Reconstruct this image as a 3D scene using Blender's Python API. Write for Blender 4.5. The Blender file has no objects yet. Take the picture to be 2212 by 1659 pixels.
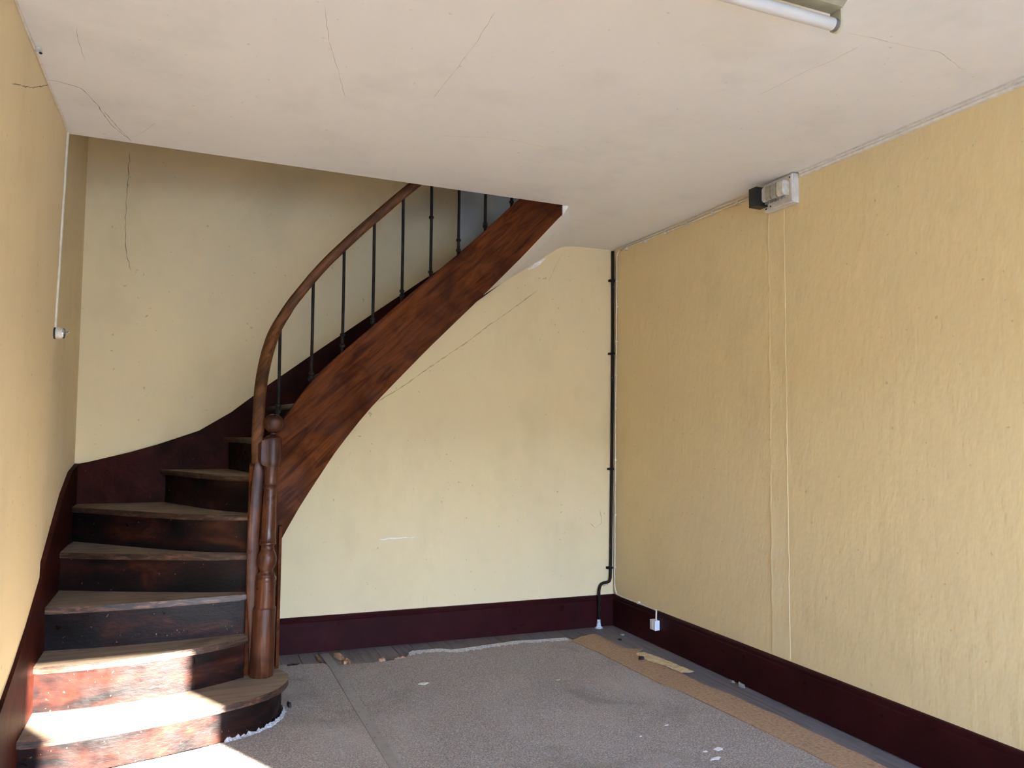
import bpy, bmesh, math, random
from mathutils import Vector, Matrix, noise as mnoise

random.seed(7)
SC = bpy.context.scene
COL = SC.collection

# ---------------------------------------------------------------- camera
YAW, PITCH, ROLL = math.radians(22.8), math.atan(103.5 / 1661.0), math.radians(0.40)
cam_d = bpy.data.cameras.new('camera')
cam_d.sensor_fit = 'HORIZONTAL'
cam_d.sensor_width = 36.0
cam_d.lens = 36.0 * 1661.0 / 2212.0
cam_d.clip_start = 0.02
cam = bpy.data.objects.new('camera', cam_d)
COL.objects.link(cam)
F0 = Vector((math.sin(YAW), math.cos(YAW), 0)); R0 = Vector((math.cos(YAW), -math.sin(YAW), 0)); U0 = Vector((0, 0, 1))
FW = F0 * math.cos(PITCH) + U0 * math.sin(PITCH)
UP = -F0 * math.sin(PITCH) + U0 * math.cos(PITCH)
RT = R0 * math.cos(ROLL) + UP * math.sin(ROLL)
UP2 = -R0 * math.sin(ROLL) + UP * math.cos(ROLL)
m = Matrix((RT, UP2, -FW)).transposed().to_4x4()
m.translation = Vector((0, 0, 1.40))
cam.matrix_world = m
SC.camera = cam

# ---------------------------------------------------------------- sky, sun, exposure
SUN_AZ = math.atan2(0.465, -0.885)          # the sun stands behind the camera, to its right
SUN_EL = math.radians(14.5)
world = bpy.data.worlds.new('sky')
SC.world = world
world.use_nodes = True
wn = world.node_tree
wn.nodes.clear()
wo = wn.nodes.new('ShaderNodeOutputWorld')
wb = wn.nodes.new('ShaderNodeBackground')
ws = wn.nodes.new('ShaderNodeTexSky')
ws.sky_type = 'NISHITA'
ws.sun_disc = False
ws.sun_elevation = SUN_EL
ws.sun_rotation = SUN_AZ
ws.air_density = 1.0
ws.dust_density = 0.4
ws.ozone_density = 1.5
wb.inputs['Strength'].default_value = 7.0
wt = wn.nodes.new('ShaderNodeMix')
wt.data_type = 'RGBA'
wt.blend_type = 'MULTIPLY'
wt.inputs[0].default_value = 1.0
wt.inputs[7].default_value = (0.85, 0.95, 1.32, 1)      # cool daylight balance
wn.links.new(ws.outputs[0], wt.inputs[6])
wn.links.new(wt.outputs[2], wb.inputs['Color'])
wn.links.new(wb.outputs[0], wo.inputs['Surface'])

sun_d = bpy.data.lights.new('sun', 'SUN')
sun_d.energy = 95.0
sun_d.angle = math.radians(0.35)
sun_d.color = (1.0, 0.945, 0.85)
sun = bpy.data.objects.new('sun', sun_d)
COL.objects.link(sun)
sdir = Vector((0.465, -0.885, 0)).normalized() * math.cos(SUN_EL) + Vector((0, 0, math.sin(SUN_EL)))
sun.rotation_euler = sdir.to_track_quat('Z', 'Y').to_euler()
sun.location = sdir * 12

SC.view_settings.view_transform = 'Standard'
SC.view_settings.look = 'None'
SC.view_settings.exposure = 0.84
SC.view_settings.gamma = 1.0
SC.view_settings.use_curve_mapping = False
SC.cycles.max_bounces = 8
SC.cycles.diffuse_bounces = 6
SC.cycles.glossy_bounces = 2
SC.cycles.use_adaptive_sampling = True
SC.cycles.adaptive_threshold = 0.08
SC.cycles.adaptive_min_samples = 24
SC.cycles.sample_clamp_indirect = 8.0

# ---------------------------------------------------------------- helpers
def s2l(c):
    return tuple(((v / 255.0) / 12.92 if v / 255.0 <= 0.04045 else ((v / 255.0 + 0.055) / 1.055) ** 2.4) for v in c)

class NT:
    def __init__(self, name, rough=0.6, spec=0.5):
        self.m = bpy.data.materials.new(name)
        self.m.use_nodes = True
        self.t = self.m.node_tree
        self.b = self.t.nodes['Principled BSDF']
        self.b.inputs['Roughness'].default_value = rough
        self.b.inputs['Specular IOR Level'].default_value = spec
        self.tc = self.t.nodes.new('ShaderNodeTexCoord')
    def n(self, typ, **kw):
        x = self.t.nodes.new(typ)
        for k, v in kw.items():
            setattr(x, k, v)
        return x
    def link(self, a, b):
        self.t.links.new(a, b)
    def coords(self, scale=(1, 1, 1), rot=(0, 0, 0), loc=(0, 0, 0)):
        src = self.tc.outputs['Object']
        if any(rot):
            mr = self.n('ShaderNodeMapping')
            mr.inputs['Rotation'].default_value = rot
            self.link(src, mr.inputs['Vector'])
            src = mr.outputs['Vector']
        mp = self.n('ShaderNodeMapping')
        mp.inputs['Scale'].default_value = scale
        mp.inputs['Location'].default_value = loc
        self.link(src, mp.inputs['Vector'])
        return mp.outputs['Vector']
    def noise(self, vec, scale, detail=4, rough=0.55, dist=0.0):
        x = self.n('ShaderNodeTexNoise')
        x.inputs['Scale'].default_value = scale
        x.inputs['Detail'].default_value = min(detail, 3)
        x.inputs['Roughness'].default_value = rough
        x.inputs['Distortion'].default_value = dist
        self.link(vec, x.inputs['Vector'])
        return x.outputs['Fac']
    def ramp(self, fac, stops):
        x = self.n('ShaderNodeValToRGB')
        el = x.color_ramp.elements
        while len(el) > 1:
            el.remove(el[0])
        for i, (p, c) in enumerate(stops):
            e = el[0] if i == 0 else el.new(p)
            e.position = p
            e.color = (c, c, c, 1) if isinstance(c, (int, float)) else (c[0], c[1], c[2], 1)
        self.link(fac, x.inputs['Fac'])
        return x.outputs['Color']
    def mix(self, fac, a, b, mode='MIX'):
        x = self.n('ShaderNodeMix', data_type='RGBA', blend_type=mode)
        def put(sock, v):
            if hasattr(v, 'is_linked') or isinstance(v, bpy.types.NodeSocket):
                self.link(v, sock)
            elif isinstance(v, (int, float)):
                sock.default_value = v
            else:
                sock.default_value = (v[0], v[1], v[2], 1)
        put(x.inputs[0], fac); put(x.inputs[6], a); put(x.inputs[7], b)
        return x.outputs[2]
    def color(self, c):
        if isinstance(c, bpy.types.NodeSocket):
            self.link(c, self.b.inputs['Base Color'])
        else:
            self.b.inputs['Base Color'].default_value = (c[0], c[1], c[2], 1)
    def bump(self, h, strength=0.3, dist=0.01, prev=None):
        x = self.n('ShaderNodeBump')
        x.inputs['Strength'].default_value = strength
        x.inputs['Distance'].default_value = dist
        self.link(h, x.inputs['Height'])
        if prev is not None:
            self.link(prev, x.inputs['Normal'])
        self.link(x.outputs['Normal'], self.b.inputs['Normal'])
        return x.outputs['Normal']
    def rough(self, sock):
        self.link(sock, self.b.inputs['Roughness'])

def plaster(name, base, alt, speck=0.35, rough=0.75, bump=0.25, spec=0.3):
    t = NT(name, rough, spec)
    v = t.coords()
    big = t.ramp(t.noise(v, 0.9, 1, 0.6), [(0.35, 0.0), (0.68, 1.0)])
    c = t.mix(big, base, alt)
    dirt = t.ramp(t.noise(t.coords((1, 1, 0.6), loc=(3.1, 1.7, 0.4)), 2.6, 3, 0.68), [(0.52, 0.0), (0.80, 0.32)])
    c = t.mix(dirt, c, tuple(x * 0.66 for x in base))
    sp = t.ramp(t.noise(t.coords(loc=(7, 2, 5)), 34.0, 1, 0.5), [(0.745, 0.0), (0.79, speck)])
    c = t.mix(sp, c, tuple(x * 0.25 for x in base))
    t.color(c)
    t.bump(t.noise(t.coords((1, 1, 0.45)), 24.0, 2, 0.62), bump, 0.008)
    return t.m

def simple(name, c, rough=0.5, spec=0.5, metal=0.0, var=0.25, scale=18.0, bump=0.15):
    t = NT(name, rough, spec)
    v = t.coords()
    f = t.ramp(t.noise(v, scale, 5, 0.6), [(0.3, 0.0), (0.7, 1.0)])
    t.color(t.mix(f, tuple(x * (1 - var) for x in c), tuple(min(1, x * (1 + var)) for x in c)))
    t.b.inputs['Metallic'].default_value = metal
    if bump:
        t.bump(t.noise(v, scale * 3, 4, 0.6), bump, 0.003)
    return t.m

def wood(name, dark, mid, light, rot=(0, 0, 0), stretch=(0.9, 10, 10), rough=0.38, knots=True, worn=None, coat=0.0, spec=0.4):
    t = NT(name, rough, spec)
    v = t.coords(stretch, rot)
    g = t.noise(v, 3.0, 8, 0.62, 1.2)
    c = t.ramp(g, [(0.28, dark), (0.50, mid), (0.72, light)])
    blot = t.ramp(t.noise(t.coords((1, 1, 1), rot), 4.5, 5, 0.6, 0.6), [(0.46, 0.0), (0.66, 0.75)])
    c = t.mix(blot, c, dark)
    if knots:
        vo = t.n('ShaderNodeTexVoronoi')
        vo.inputs['Scale'].default_value = 3.1
        t.link(t.coords((0.55, 1, 1), rot, (0.3, 0.1, 0.2)), vo.inputs['Vector'])
        k = t.ramp(vo.outputs['Distance'], [(0.03, 0.85), (0.20, 0.0)])
        c = t.mix(k, c, tuple(x * 0.35 for x in dark))
    if worn is not None:
        w = t.ramp(t.noise(t.coords((3, 3, 3)), 2.6, 7, 0.7, 0.5), [(0.54, 0.0), (0.72, 0.8)])
        c = t.mix(w, c, worn)
    t.color(c)
    t.rough(t.ramp(t.noise(t.coords(loc=(4, 4, 4)), 6.0, 5, 0.6), [(0.3, rough * 0.75), (0.7, min(1.0, rough * 1.5))]))
    t.bump(g, 0.12, 0.004)
    t.b.inputs['Coat Weight'].default_value = coat
    t.b.inputs['Coat Roughness'].default_value = 0.25
    return t.m

M = {}
M['wall'] = plaster('yellow_paint', (0.735, 0.575, 0.315), (0.715, 0.565, 0.33))
M['wall_right'] = plaster('yellow_paint_rough', (0.715, 0.56, 0.30), (0.695, 0.55, 0.315), 0.30, 0.62, 0.52, 0.25)
M['ceiling'] = plaster('white_distemper', (0.78, 0.755, 0.70), (0.75, 0.725, 0.68), 0.22, 0.85, 0.15)
M['soffit'] = plaster('white_plaster', (0.76, 0.73, 0.66), (0.73, 0.70, 0.64), 0.25, 0.85, 0.12)
M['grey_wall'] = plaster('pale_grey_paint', (0.60, 0.62, 0.64), (0.57, 0.60, 0.62), 0.2, 0.8, 0.12)
M['plain'] = plaster('plain_plaster', (0.62, 0.56, 0.45), (0.58, 0.53, 0.44))
M['crack'] = simple('crack_line', (0.16, 0.125, 0.085), 0.9, 0.1, 0, 0.3, 30, 0)
M['crack_faint'] = simple('faint_crack_line', (0.36, 0.30, 0.20), 0.9, 0.1, 0, 0.3, 30, 0)
M['crack_wall'] = simple('pale_crack_line', (0.46, 0.35, 0.19), 0.9, 0.1, 0, 0.3, 30, 0)
M['chip_white'] = simple('bare_white_plaster', (0.78, 0.75, 0.69), 0.9, 0.2)

# oxblood gloss paint of the skirting
t = NT('oxblood_paint', 0.42, 0.07)
v = t.coords((1, 1, 1))
f = t.noise(v, 3.0, 6, 0.65, 0.3)
c = t.ramp(f, [(0.30, (0.020, 0.0042, 0.0045)), (0.55, (0.030, 0.0058, 0.0062)), (0.8, (0.042, 0.0090, 0.0092))])
scr = t.ramp(t.noise(t.coords((6, 6, 30)), 7.0, 4, 0.6, 0.3), [(0.71, 0.0), (0.76, 0.22)])
c = t.mix(scr, c, (0.16, 0.13, 0.13))
t.color(c)
t.rough(t.ramp(t.noise(t.coords(loc=(2, 2, 2)), 9, 5, 0.6), [(0.3, 0.26), (0.7, 0.5)]))
t.bump(t.noise(v, 30, 5, 0.6), 0.10, 0.004)
M['oxblood'] = t.m

# wall stringer: duller and redder
t = NT('red_brown_paint', 0.5, 0.04)
v = t.coords()
f = t.noise(v, 4.0, 7, 0.68, 0.5)
c = t.ramp(f, [(0.30, (0.013, 0.0030, 0.0018)), (0.52, (0.028, 0.0055, 0.0032)), (0.78, (0.046, 0.0110, 0.0070))])
scr = t.ramp(t.noise(t.coords((4, 4, 4)), 9.0, 6, 0.7, 1.2), [(0.66, 0.0), (0.74, 0.25)])
c = t.mix(scr, c, (0.20, 0.11, 0.08))
t.color(c)
t.bump(t.noise(v, 14, 7, 0.65, 0.5), 0.30, 0.008)
M['stringer_paint'] = t.m

A45 = math.radians(43)
M['stringer'] = wood('red_walnut', (0.026, 0.0068, 0.0024), (0.088, 0.0225, 0.0060), (0.130, 0.037, 0.0100), (0, A45, 0), (0.8, 9, 9), 0.55, True, None, 0.0, 0.06)
M['newel'] = wood('dark_turned_wood', (0.018, 0.0052, 0.0028), (0.072, 0.0215, 0.0088), (0.14, 0.050, 0.020), (0, math.pi / 2, 0), (0.7, 14, 14), 0.32, False, None, 0.0, 0.30)
M['rail'] = wood('handrail_wood', (0.030, 0.011, 0.004), (0.13, 0.047, 0.0155), (0.18, 0.072, 0.025), (0, math.radians(52), 0), (0.7, 12, 12), 0.45, False, None, 0.0, 0.2)

# tread tops: dusty, worn
t = NT('worn_tread_wood', 0.6, 0.25)
v = t.coords((0.8, 9, 9))
g = t.noise(v, 3.0, 7, 0.62, 0.8)
c = t.ramp(g, [(0.3, (0.135, 0.098, 0.067)), (0.55, (0.222, 0.166, 0.115)), (0.8, (0.28, 0.216, 0.156))])
dk = t.ramp(t.noise(t.coords((1, 1, 1), loc=(5, 1, 2)), 5.0, 6, 0.65, 0.4), [(0.56, 0.0), (0.76, 0.75)])
c = t.mix(dk, c, (0.070, 0.046, 0.030))
t.color(c)
t.bump(g, 0.2, 0.004)
M['tread'] = t.m
# nosing edge: bare orange wood with dark remains
t = NT('worn_nosing_wood', 0.42, 0.5)
g = t.noise(t.coords((3, 3, 14)), 4.0, 8, 0.7, 0.8)
c = t.ramp(g, [(0.36, (0.012, 0.007, 0.005)), (0.52, (0.045, 0.020, 0.011)), (0.70, (0.14, 0.068, 0.036))])
t.color(c)
t.bump(g, 0.35, 0.006)
M['nosing'] = t.m
# risers: black paint worn through to oxblood and bare wood
t = NT('worn_black_riser', 0.42, 0.16)
v = t.coords((1.2, 1.2, 3.0))
a = t.noise(v, 2.6, 8, 0.68, 0.7)
c = t.ramp(a, [(0.38, (0.004, 0.0033, 0.0033)), (0.50, (0.010, 0.0042, 0.0036)), (0.62, (0.026, 0.0075, 0.005)), (0.76, (0.065, 0.021, 0.009))])
st = t.ramp(t.noise(t.coords((2, 2, 22)), 4.0, 6, 0.65, 0.4), [(0.60, 0.0), (0.72, 0.55)])
c = t.mix(st, c, (0.016, 0.011, 0.010))
sp = t.ramp(t.noise(t.coords(loc=(1, 2, 3)), 60, 3, 0.5), [(0.70, 0.0), (0.74, 0.5)])
c = t.mix(sp, c, (0.30, 0.22, 0.17))
t.color(c)
t.rough(t.ramp(t.noise(t.coords(loc=(9, 2, 3)), 11, 5, 0.6), [(0.3, 0.25), (0.7, 0.55)]))
t.bump(t.noise(v, 22, 6, 0.65), 0.25, 0.006)
M['riser'] = t.m

M['iron'] = simple('black_iron', (0.014, 0.011, 0.008), 0.5, 0.12, 0.0, 0.5, 25)
# carpet
t = NT('grey_loop_carpet', 0.95, 0.1)
v = t.coords()
f1 = t.noise(v, 150.0, 3, 0.6)
f2 = t.noise(v, 55.0, 4, 0.6)
c = t.ramp(f1, [(0.36, (0.180, 0.156, 0.138)), (0.50, (0.32, 0.282, 0.252)), (0.66, (0.52, 0.465, 0.425))])
c = t.mix(t.ramp(f2, [(0.4, 0.0), (0.7, 0.45)]), c, (0.24, 0.208, 0.184))
st = t.ramp(t.noise(t.coords(loc=(1.3, 0.4, 0)), 1.7, 6, 0.65, 0.7), [(0.56, 0.0), (0.70, 0.45)])
c = t.mix(st, c, (0.165, 0.142, 0.115))
pl = t.ramp(t.noise(t.coords(loc=(8.1, 4.4, 0)), 1.3, 6, 0.6, 0.4), [(0.55, 0.0), (0.75, 0.35)])
c = t.mix(pl, c, (0.48, 0.435, 0.40))
t.color(c)
t.bump(f1, 0.8, 0.006)
M['carpet'] = t.m
t = NT('frayed_carpet_backing', 0.95, 0.1)
f1 = t.noise(t.coords(), 170.0, 2, 0.6)
t.color(t.ramp(f1, [(0.34, (0.22, 0.215, 0.215)), (0.50, (0.56, 0.57, 0.59)), (0.66, (0.74, 0.75, 0.77))]))
t.bump(f1, 0.8, 0.005)
M['fray'] = t.m
t = NT('brown_underlay', 0.9, 0.15)
f1 = t.noise(t.coords(), 60.0, 5, 0.65)
c = t.ramp(f1, [(0.3, (0.25, 0.158, 0.092)), (0.55, (0.37, 0.245, 0.15)), (0.8, (0.44, 0.305, 0.19))])
dk = t.ramp(t.noise(t.coords(loc=(2, 5, 0)), 16.0, 7, 0.72, 0.4), [(0.60, 0.0), (0.75, 0.6)])
c = t.mix(dk, c, (0.10, 0.060, 0.036))
t.color(c)
t.bump(f1, 0.5, 0.004)
M['underlay'] = t.m
M['paper'] = simple('yellowed_paper', (0.58, 0.44, 0.25), 0.85, 0.2, 0, 0.3, 30)
M['crumpled'] = simple('brown_crumpled_paper', (0.36, 0.21, 0.12), 0.85, 0.2, 0, 0.4, 60)
# grey painted planks
t = NT('grey_painted_plank', 0.55, 0.4)
g = t.noise(t.coords((12, 0.8, 4)), 3.0, 7, 0.62, 0.8)
c = t.ramp(g, [(0.3, (0.120, 0.105, 0.100)), (0.55, (0.170, 0.150, 0.145)), (0.8, (0.200, 0.178, 0.170))])
dk = t.ramp(t.noise(t.coords((1, 1, 1)), 6.0, 7, 0.68, 0.5), [(0.57, 0.0), (0.75, 0.6)])
c = t.mix(dk, c, (0.10, 0.075, 0.055))
t.color(c)
t.bump(g, 0.15, 0.004)
M['plank'] = t.m
M['steel'] = simple('dull_metal_strip', (0.235, 0.212, 0.200), 0.45, 0.4, 0.0, 0.12, 20)
M['lamp_metal'] = simple('aged_enamel_metal', (0.46, 0.42, 0.30), 0.5, 0.4, 0.0, 0.15, 14)
M['lamp_side'] = simple('olive_enamel_metal', (0.33, 0.30, 0.20), 0.5, 0.4, 0.0, 0.12, 14)
M['tube'] = simple('white_glass_tube', (0.56, 0.53, 0.48), 0.30, 0.5, 0.0, 0.04, 9, 0)
M['dark_cap'] = simple('grey_metal_cap', (0.20, 0.18, 0.16), 0.45, 0.5, 0.4)
M['porcelain'] = simple('dirty_porcelain', (0.60, 0.56, 0.48), 0.4, 0.5, 0, 0.18, 60)
M['aged_porcelain'] = simple('browned_porcelain', (0.36, 0.32, 0.24), 0.4, 0.4, 0, 0.2, 60)
M['white_board'] = simple('white_painted_board', (0.66, 0.61, 0.54), 0.6, 0.4, 0, 0.10, 40)
M['bakelite'] = simple('black_bakelite', (0.010, 0.010, 0.009), 0.42, 0.5, 0, 0.3, 30)
M['chrome'] = simple('nickel', (0.42, 0.41, 0.40), 0.25, 0.5, 0.9, 0.2, 20, 0)
M['cable_white'] = simple('cream_cable', (0.66, 0.59, 0.46), 0.55, 0.4, 0, 0.12, 30)
M['white_plastic'] = simple('white_plastic', (0.74, 0.74, 0.75), 0.4, 0.5, 0, 0.05, 30)
t = NT('flaking_black_pipe', 0.5, 0.12)
f = t.ramp(t.noise(t.coords((6, 6, 3)), 5, 6, 0.7), [(0.66, 0.0), (0.70, 1.0)])
t.color(t.mix(f, (0.014, 0.008, 0.006), (0.50, 0.41, 0.27)))
M['pipe'] = t.m
t = NT('grey_filler', 0.8, 0.2)
t.color(t.ramp(t.noise(t.coords(), 60, 4, 0.6), [(0.35, (0.25, 0.25, 0.25)), (0.6, (0.62, 0.64, 0.66))]))
M['filler'] = t.m
M['fluff'] = simple('grey_dust_fluff', (0.24, 0.22, 0.20), 0.95, 0.1, 0, 0.4, 80)
M['fluff_pale'] = simple('pale_carpet_threads', (0.34, 0.34, 0.345), 0.95, 0.1, 0, 0.5, 120)
M['leaf'] = simple('dark_dry_scrap', (0.035, 0.028, 0.024), 0.9, 0.1, 0, 0.4, 60)
M['paving'] = simple('street_paving', (0.30, 0.29, 0.27), 0.9, 0.2, 0, 0.1, 5)

def mesh_obj(name, bm, mat, parent=None, smooth=None):
    bmesh.ops.recalc_face_normals(bm, faces=bm.faces)
    me = bpy.data.meshes.new(name)
    bm.to_mesh(me)
    bm.free()
    mats = mat if isinstance(mat, (list, tuple)) else [mat]
    for x in mats:
        me.materials.append(M[x] if isinstance(x, str) else x)
    if smooth is not None:
        for p in me.polygons:
            p.use_smooth = True
        try:
            me.set_sharp_from_angle(angle=math.radians(smooth))
        except Exception:
            pass
    o = bpy.data.objects.new(name, me)
    COL.objects.link(o)
    if parent is not None:
        o.parent = parent
    return o

def tag(o, label=None, cat=None, group=None, kind=None):
    if label: o['label'] = label
    if cat: o['category'] = cat
    if group: o['group'] = group
    if kind: o['kind'] = kind
    return o

def struct(o, label, cat):
    return tag(o, label, cat, None, 'structure')

def thing(name, label, cat, loc=(0, 0, 0), group=None):
    o = bpy.data.objects.new(name, None)
    COL.objects.link(o)
    o.location = loc
    o.empty_display_size = 0.1
    return tag(o, label, cat, group)

def box(bm, x0, x1, y0, y1, z0, z1):
    vs = [bm.verts.new(p) for p in ((x0, y0, z0), (x1, y0, z0), (x1, y1, z0), (x0, y1, z0), (x0, y0, z1), (x1, y0, z1), (x1, y1, z1), (x0, y1, z1))]
    fs = []
    for q in ((3, 2, 1, 0), (4, 5, 6, 7), (0, 1, 5, 4), (1, 2, 6, 5), (2, 3, 7, 6), (3, 0, 4, 7)):
        fs.append(bm.faces.new([vs[i] for i in q]))
    return vs, fs

def prism(bm, a, b):
    """two matching rings of 3D points -> closed solid"""
    va = [bm.verts.new(p) for p in a]
    vb = [bm.verts.new(p) for p in b]
    n = len(a)
    bm.faces.new(va[::-1]); bm.faces.new(vb)
    side = []
    for i in range(n):
        j = (i + 1) % n
        side.append(bm.faces.new((va[i], va[j], vb[j], vb[i])))
    return side

def bevel_all(bm, w, seg=2, ang=30):
    es = [e for e in bm.edges if len(e.link_faces) == 2 and e.calc_face_angle(0) > math.radians(ang)]
    bmesh.ops.bevel(bm, geom=es, offset=w, segments=seg, affect='EDGES', profile=0.6, clamp_overlap=True)

def tube_bm(bm, pts, r, seg=10, caps=True, radii=None):
    pts = [Vector(p) for p in pts]
    rings = []
    prev = None
    for i, p in enumerate(pts):
        a = pts[max(i - 1, 0)]; b = pts[min(i + 1, len(pts) - 1)]
        tdir = (b - a).normalized()
        if prev is None:
            ref = Vector((0, 0, 1)) if abs(tdir.z) < 0.9 else Vector((1, 0, 0))
            u = tdir.cross(ref).normalized()
        else:
            u = (prev - tdir * prev.dot(tdir)).normalized()
        prev = u
        w = tdir.cross(u)
        rr = radii[i] if radii else r
        rings.append([bm.verts.new(p + (u * math.cos(2 * math.pi * k / seg) + w * math.sin(2 * math.pi * k / seg)) * rr) for k in range(seg)])
    for i in range(len(rings) - 1):
        for k in range(seg):
            bm.faces.new((rings[i][k], rings[i][(k + 1) % seg], rings[i + 1][(k + 1) % seg], rings[i + 1][k]))
    if caps:
        bm.faces.new(rings[0][::-1]); bm.faces.new(rings[-1])

def lathe_bm(bm, prof, seg=28, origin=(0, 0, 0), lean=(0, 0)):
    rings = []
    for r, z in prof:
        cx, cy = origin[0] + lean[0] * z, origin[1] + lean[1] * z
        rings.append([bm.verts.new((cx + r * math.cos(2 * math.pi * k / seg), cy + r * math.sin(2 * math.pi * k / seg), origin[2] + z)) for k in range(seg)])
    for i in range(len(rings) - 1):
        for k in range(seg):
            bm.faces.new((rings[i][k], rings[i][(k + 1) % seg], rings[i + 1][(k + 1) % seg], rings[i + 1][k]))
    bm.faces.new(rings[0][::-1]); bm.faces.new(rings[-1])

def smooth_pts(pts, n=4):
    """Catmull-Rom through the points"""
    P = [Vector(p) for p in pts]
    out = []
    for i in range(len(P) - 1):
        p0 = P[max(i - 1, 0)]; p1 = P[i]; p2 = P[i + 1]; p3 = P[min(i + 2, len(P) - 1)]
        for k in range(n):
            s = k / n
            out.append(0.5 * ((2 * p1) + (p2 - p0) * s + (2 * p0 - 5 * p1 + 4 * p2 - p3) * s * s + (3 * p1 - p0 - 3 * p2 + p3) * s ** 3))
    out.append(P[-1])
    return out

def interp(tab, x):
    if x <= tab[0][0]: return tab[0][1]
    for (a, b), (c2, d2) in zip(tab, tab[1:]):
        if x <= c2:
            return b + (d2 - b) * (x - a) / (c2 - a)
    (a, b), (c2, d2) = tab[-2], tab[-1]
    return d2 + (d2 - b) / (c2 - a) * (x - c2)

# ---------------------------------------------------------------- room dimensions (metres)
ZC = 2.767                     # ceiling
XR = 2.907                     # right wall
XL = -0.600                    # left wall beside the stair
YF = -4.00                     # front wall behind the camera
YR, XE = -1.25, 5.0            # unseen widening behind the camera, added for the sun beam
ZU = 5.3                       # ceiling of the floor above
def yb(x): return 4.962 + (2.907 - x) * 0.0434        # back wall is slightly out of square

def ribbon(name, pts, width, normal, mat, parent, jit=0.002, lift=0.0006):
    """a fine crack lying on a surface, as a thin raised-edge strip"""
    P = []
    for a, b in zip(pts, pts[1:]):
        a = Vector(a); b = Vector(b)
        k = max(2, int((b - a).length / 0.025))
        for i in range(k):
            P.append(a.lerp(b, i / k))
    P.append(Vector(pts[-1]))
    nrm = Vector(normal).normalized()
    bm = bmesh.new()
    prev = None
    for i, p in enumerate(P):
        d = (P[min(i + 1, len(P) - 1)] - P[max(i - 1, 0)]).normalized()
        s = d.cross(nrm).normalized()
        w = width * random.uniform(0.35, 1.2) * (0.25 if i in (0, len(P) - 1) else 1.0)
        q = p + s * random.uniform(-jit, jit) + nrm * lift
        cur = (bm.verts.new(q - s * w / 2), bm.verts.new(q + s * w / 2))
        if prev:
            bm.faces.new((prev[0], prev[1], cur[1], cur[0]))
        prev = cur
    return mesh_obj(name, bm, mat, parent)

# ---------------------------------------------------------------- floor with planks
floor_o = thing('floor', 'grey painted wooden board floor showing along the walls', 'floor')
floor_o['kind'] = 'structure'
pw = 0.118
x = XL - 0.02
i = 0
while x < XR:
    x1 = min(x + pw, XR + 0.01)
    y_end = yb(x) + 0.02
    bm = bmesh.new()
    dz = random.uniform(-0.0015, 0.0)
    box(bm, x + 0.0016, x1 - 0.0016, YF, y_end, -0.025, dz)
    bevel_all(bm, 0.0018, 1)
    mesh_obj('plank', bm, 'plank', floor_o)
    x += pw
    i += 1
bm = bmesh.new()
box(bm, XL - 0.1, XR + 0.1, YF - 0.04, 5.3, -0.08, -0.024)
box(bm, XR + 0.1, XE + 0.1, YF - 0.04, YR, -0.08, -0.002)
mesh_obj('subfloor', bm, 'plank', floor_o)

# ---------------------------------------------------------------- walls
wall_back = None
bm = bmesh.new()
a = [(XL - 0.1, yb(XL - 0.1), -0.02), (XR + 0.1, yb(XR + 0.1), -0.02), (XR + 0.1, yb(XR + 0.1) + 0.12, -0.02), (XL - 0.1, yb(XL - 0.1) + 0.12, -0.02)]
prism(bm, a, [(p[0], p[1], ZU) for p in a])
wall_back = struct(mesh_obj('wall_back', bm, 'wall'), 'yellow painted plaster wall behind and below the staircase', 'wall')
bm = bmesh.new()
pp = [(1.70, 2.42), (2.20, 2.72), (2.44, 2.79), (XR, 2.79), (XR, ZU), (1.70, ZU)]
prism(bm, [(x, yb(x) - 0.010, z) for x, z in pp], [(x, yb(x) + 0.002, z) for x, z in pp])
tag(mesh_obj('upper_panel', bm, 'grey_wall', wall_back), 'pale grey painted part of the wall on the floor above')

bm = bmesh.new()   # the front stretch of the left wall leans in a little towards the ceiling
a = [(-0.600, YF, 0), (-0.600, 4.0, 0), (-0.72, 4.0, 0), (-0.72, YF, 0)]
b = [(-0.552, YF, ZC + 0.02), (-0.552, 4.0, ZC + 0.02), (-0.72, 4.0, ZC + 0.02), (-0.72, YF, ZC + 0.02)]
prism(bm, a, b)
box(bm, -0.72, XL, 3.9, yb(XL) + 0.01, -0.02, ZU)
wall_left = struct(mesh_obj('wall_left', bm, 'wall'), 'yellow painted plaster wall along the left of the stair foot', 'wall')

bm = bmesh.new()
box(bm, XR, XR + 0.12, YR, yb(XR) + 0.1, -0.02, ZU)
box(bm, XR, XE, YR, YR + 0.12, -0.02, ZC)            # unseen widening to the right, added to let the sun beam through
box(bm, XE, XE + 0.12, YF - 0.04, YR + 0.12, -0.02, ZC)
wall_right = struct(mesh_obj('wall_right', bm, 'wall_right'), 'rough yellow plaster wall on the right with a vertical chase strip', 'wall')
# plastered-over vertical chase
bm = bmesh.new()
L, Rr = [], []
n = 46
for k in range(n + 1):
    z = 0.237 + (2.60 - 0.237) * k / n
    L.append((3.310 - 0.014 * k / n + random.uniform(-0.004, 0.004), z))
    Rr.append((3.174 - 0.004 * k / n + random.uniform(-0.003, 0.003), z))
vs = []
for (yl, z), (yr, _) in zip(L, Rr):
    vs.append([bm.verts.new((XR - 0.0002, yl, z)), bm.verts.new((XR - 0.0030 - random.uniform(0, 0.0022), yl - 0.004, z)), bm.verts.new((XR - 0.0022, yl - 0.012, z)), bm.verts.new((XR - 0.0022, yr + 0.008, z)), bm.verts.new((XR - 0.0018 - random.uniform(0, 0.0014), yr + 0.003, z)), bm.verts.new((XR - 0.0002, yr, z))])
for p, q in zip(vs, vs[1:]):
    for k in range(5):
        bm.faces.new((p[k], p[k + 1], q[k + 1], q[k]))
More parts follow.
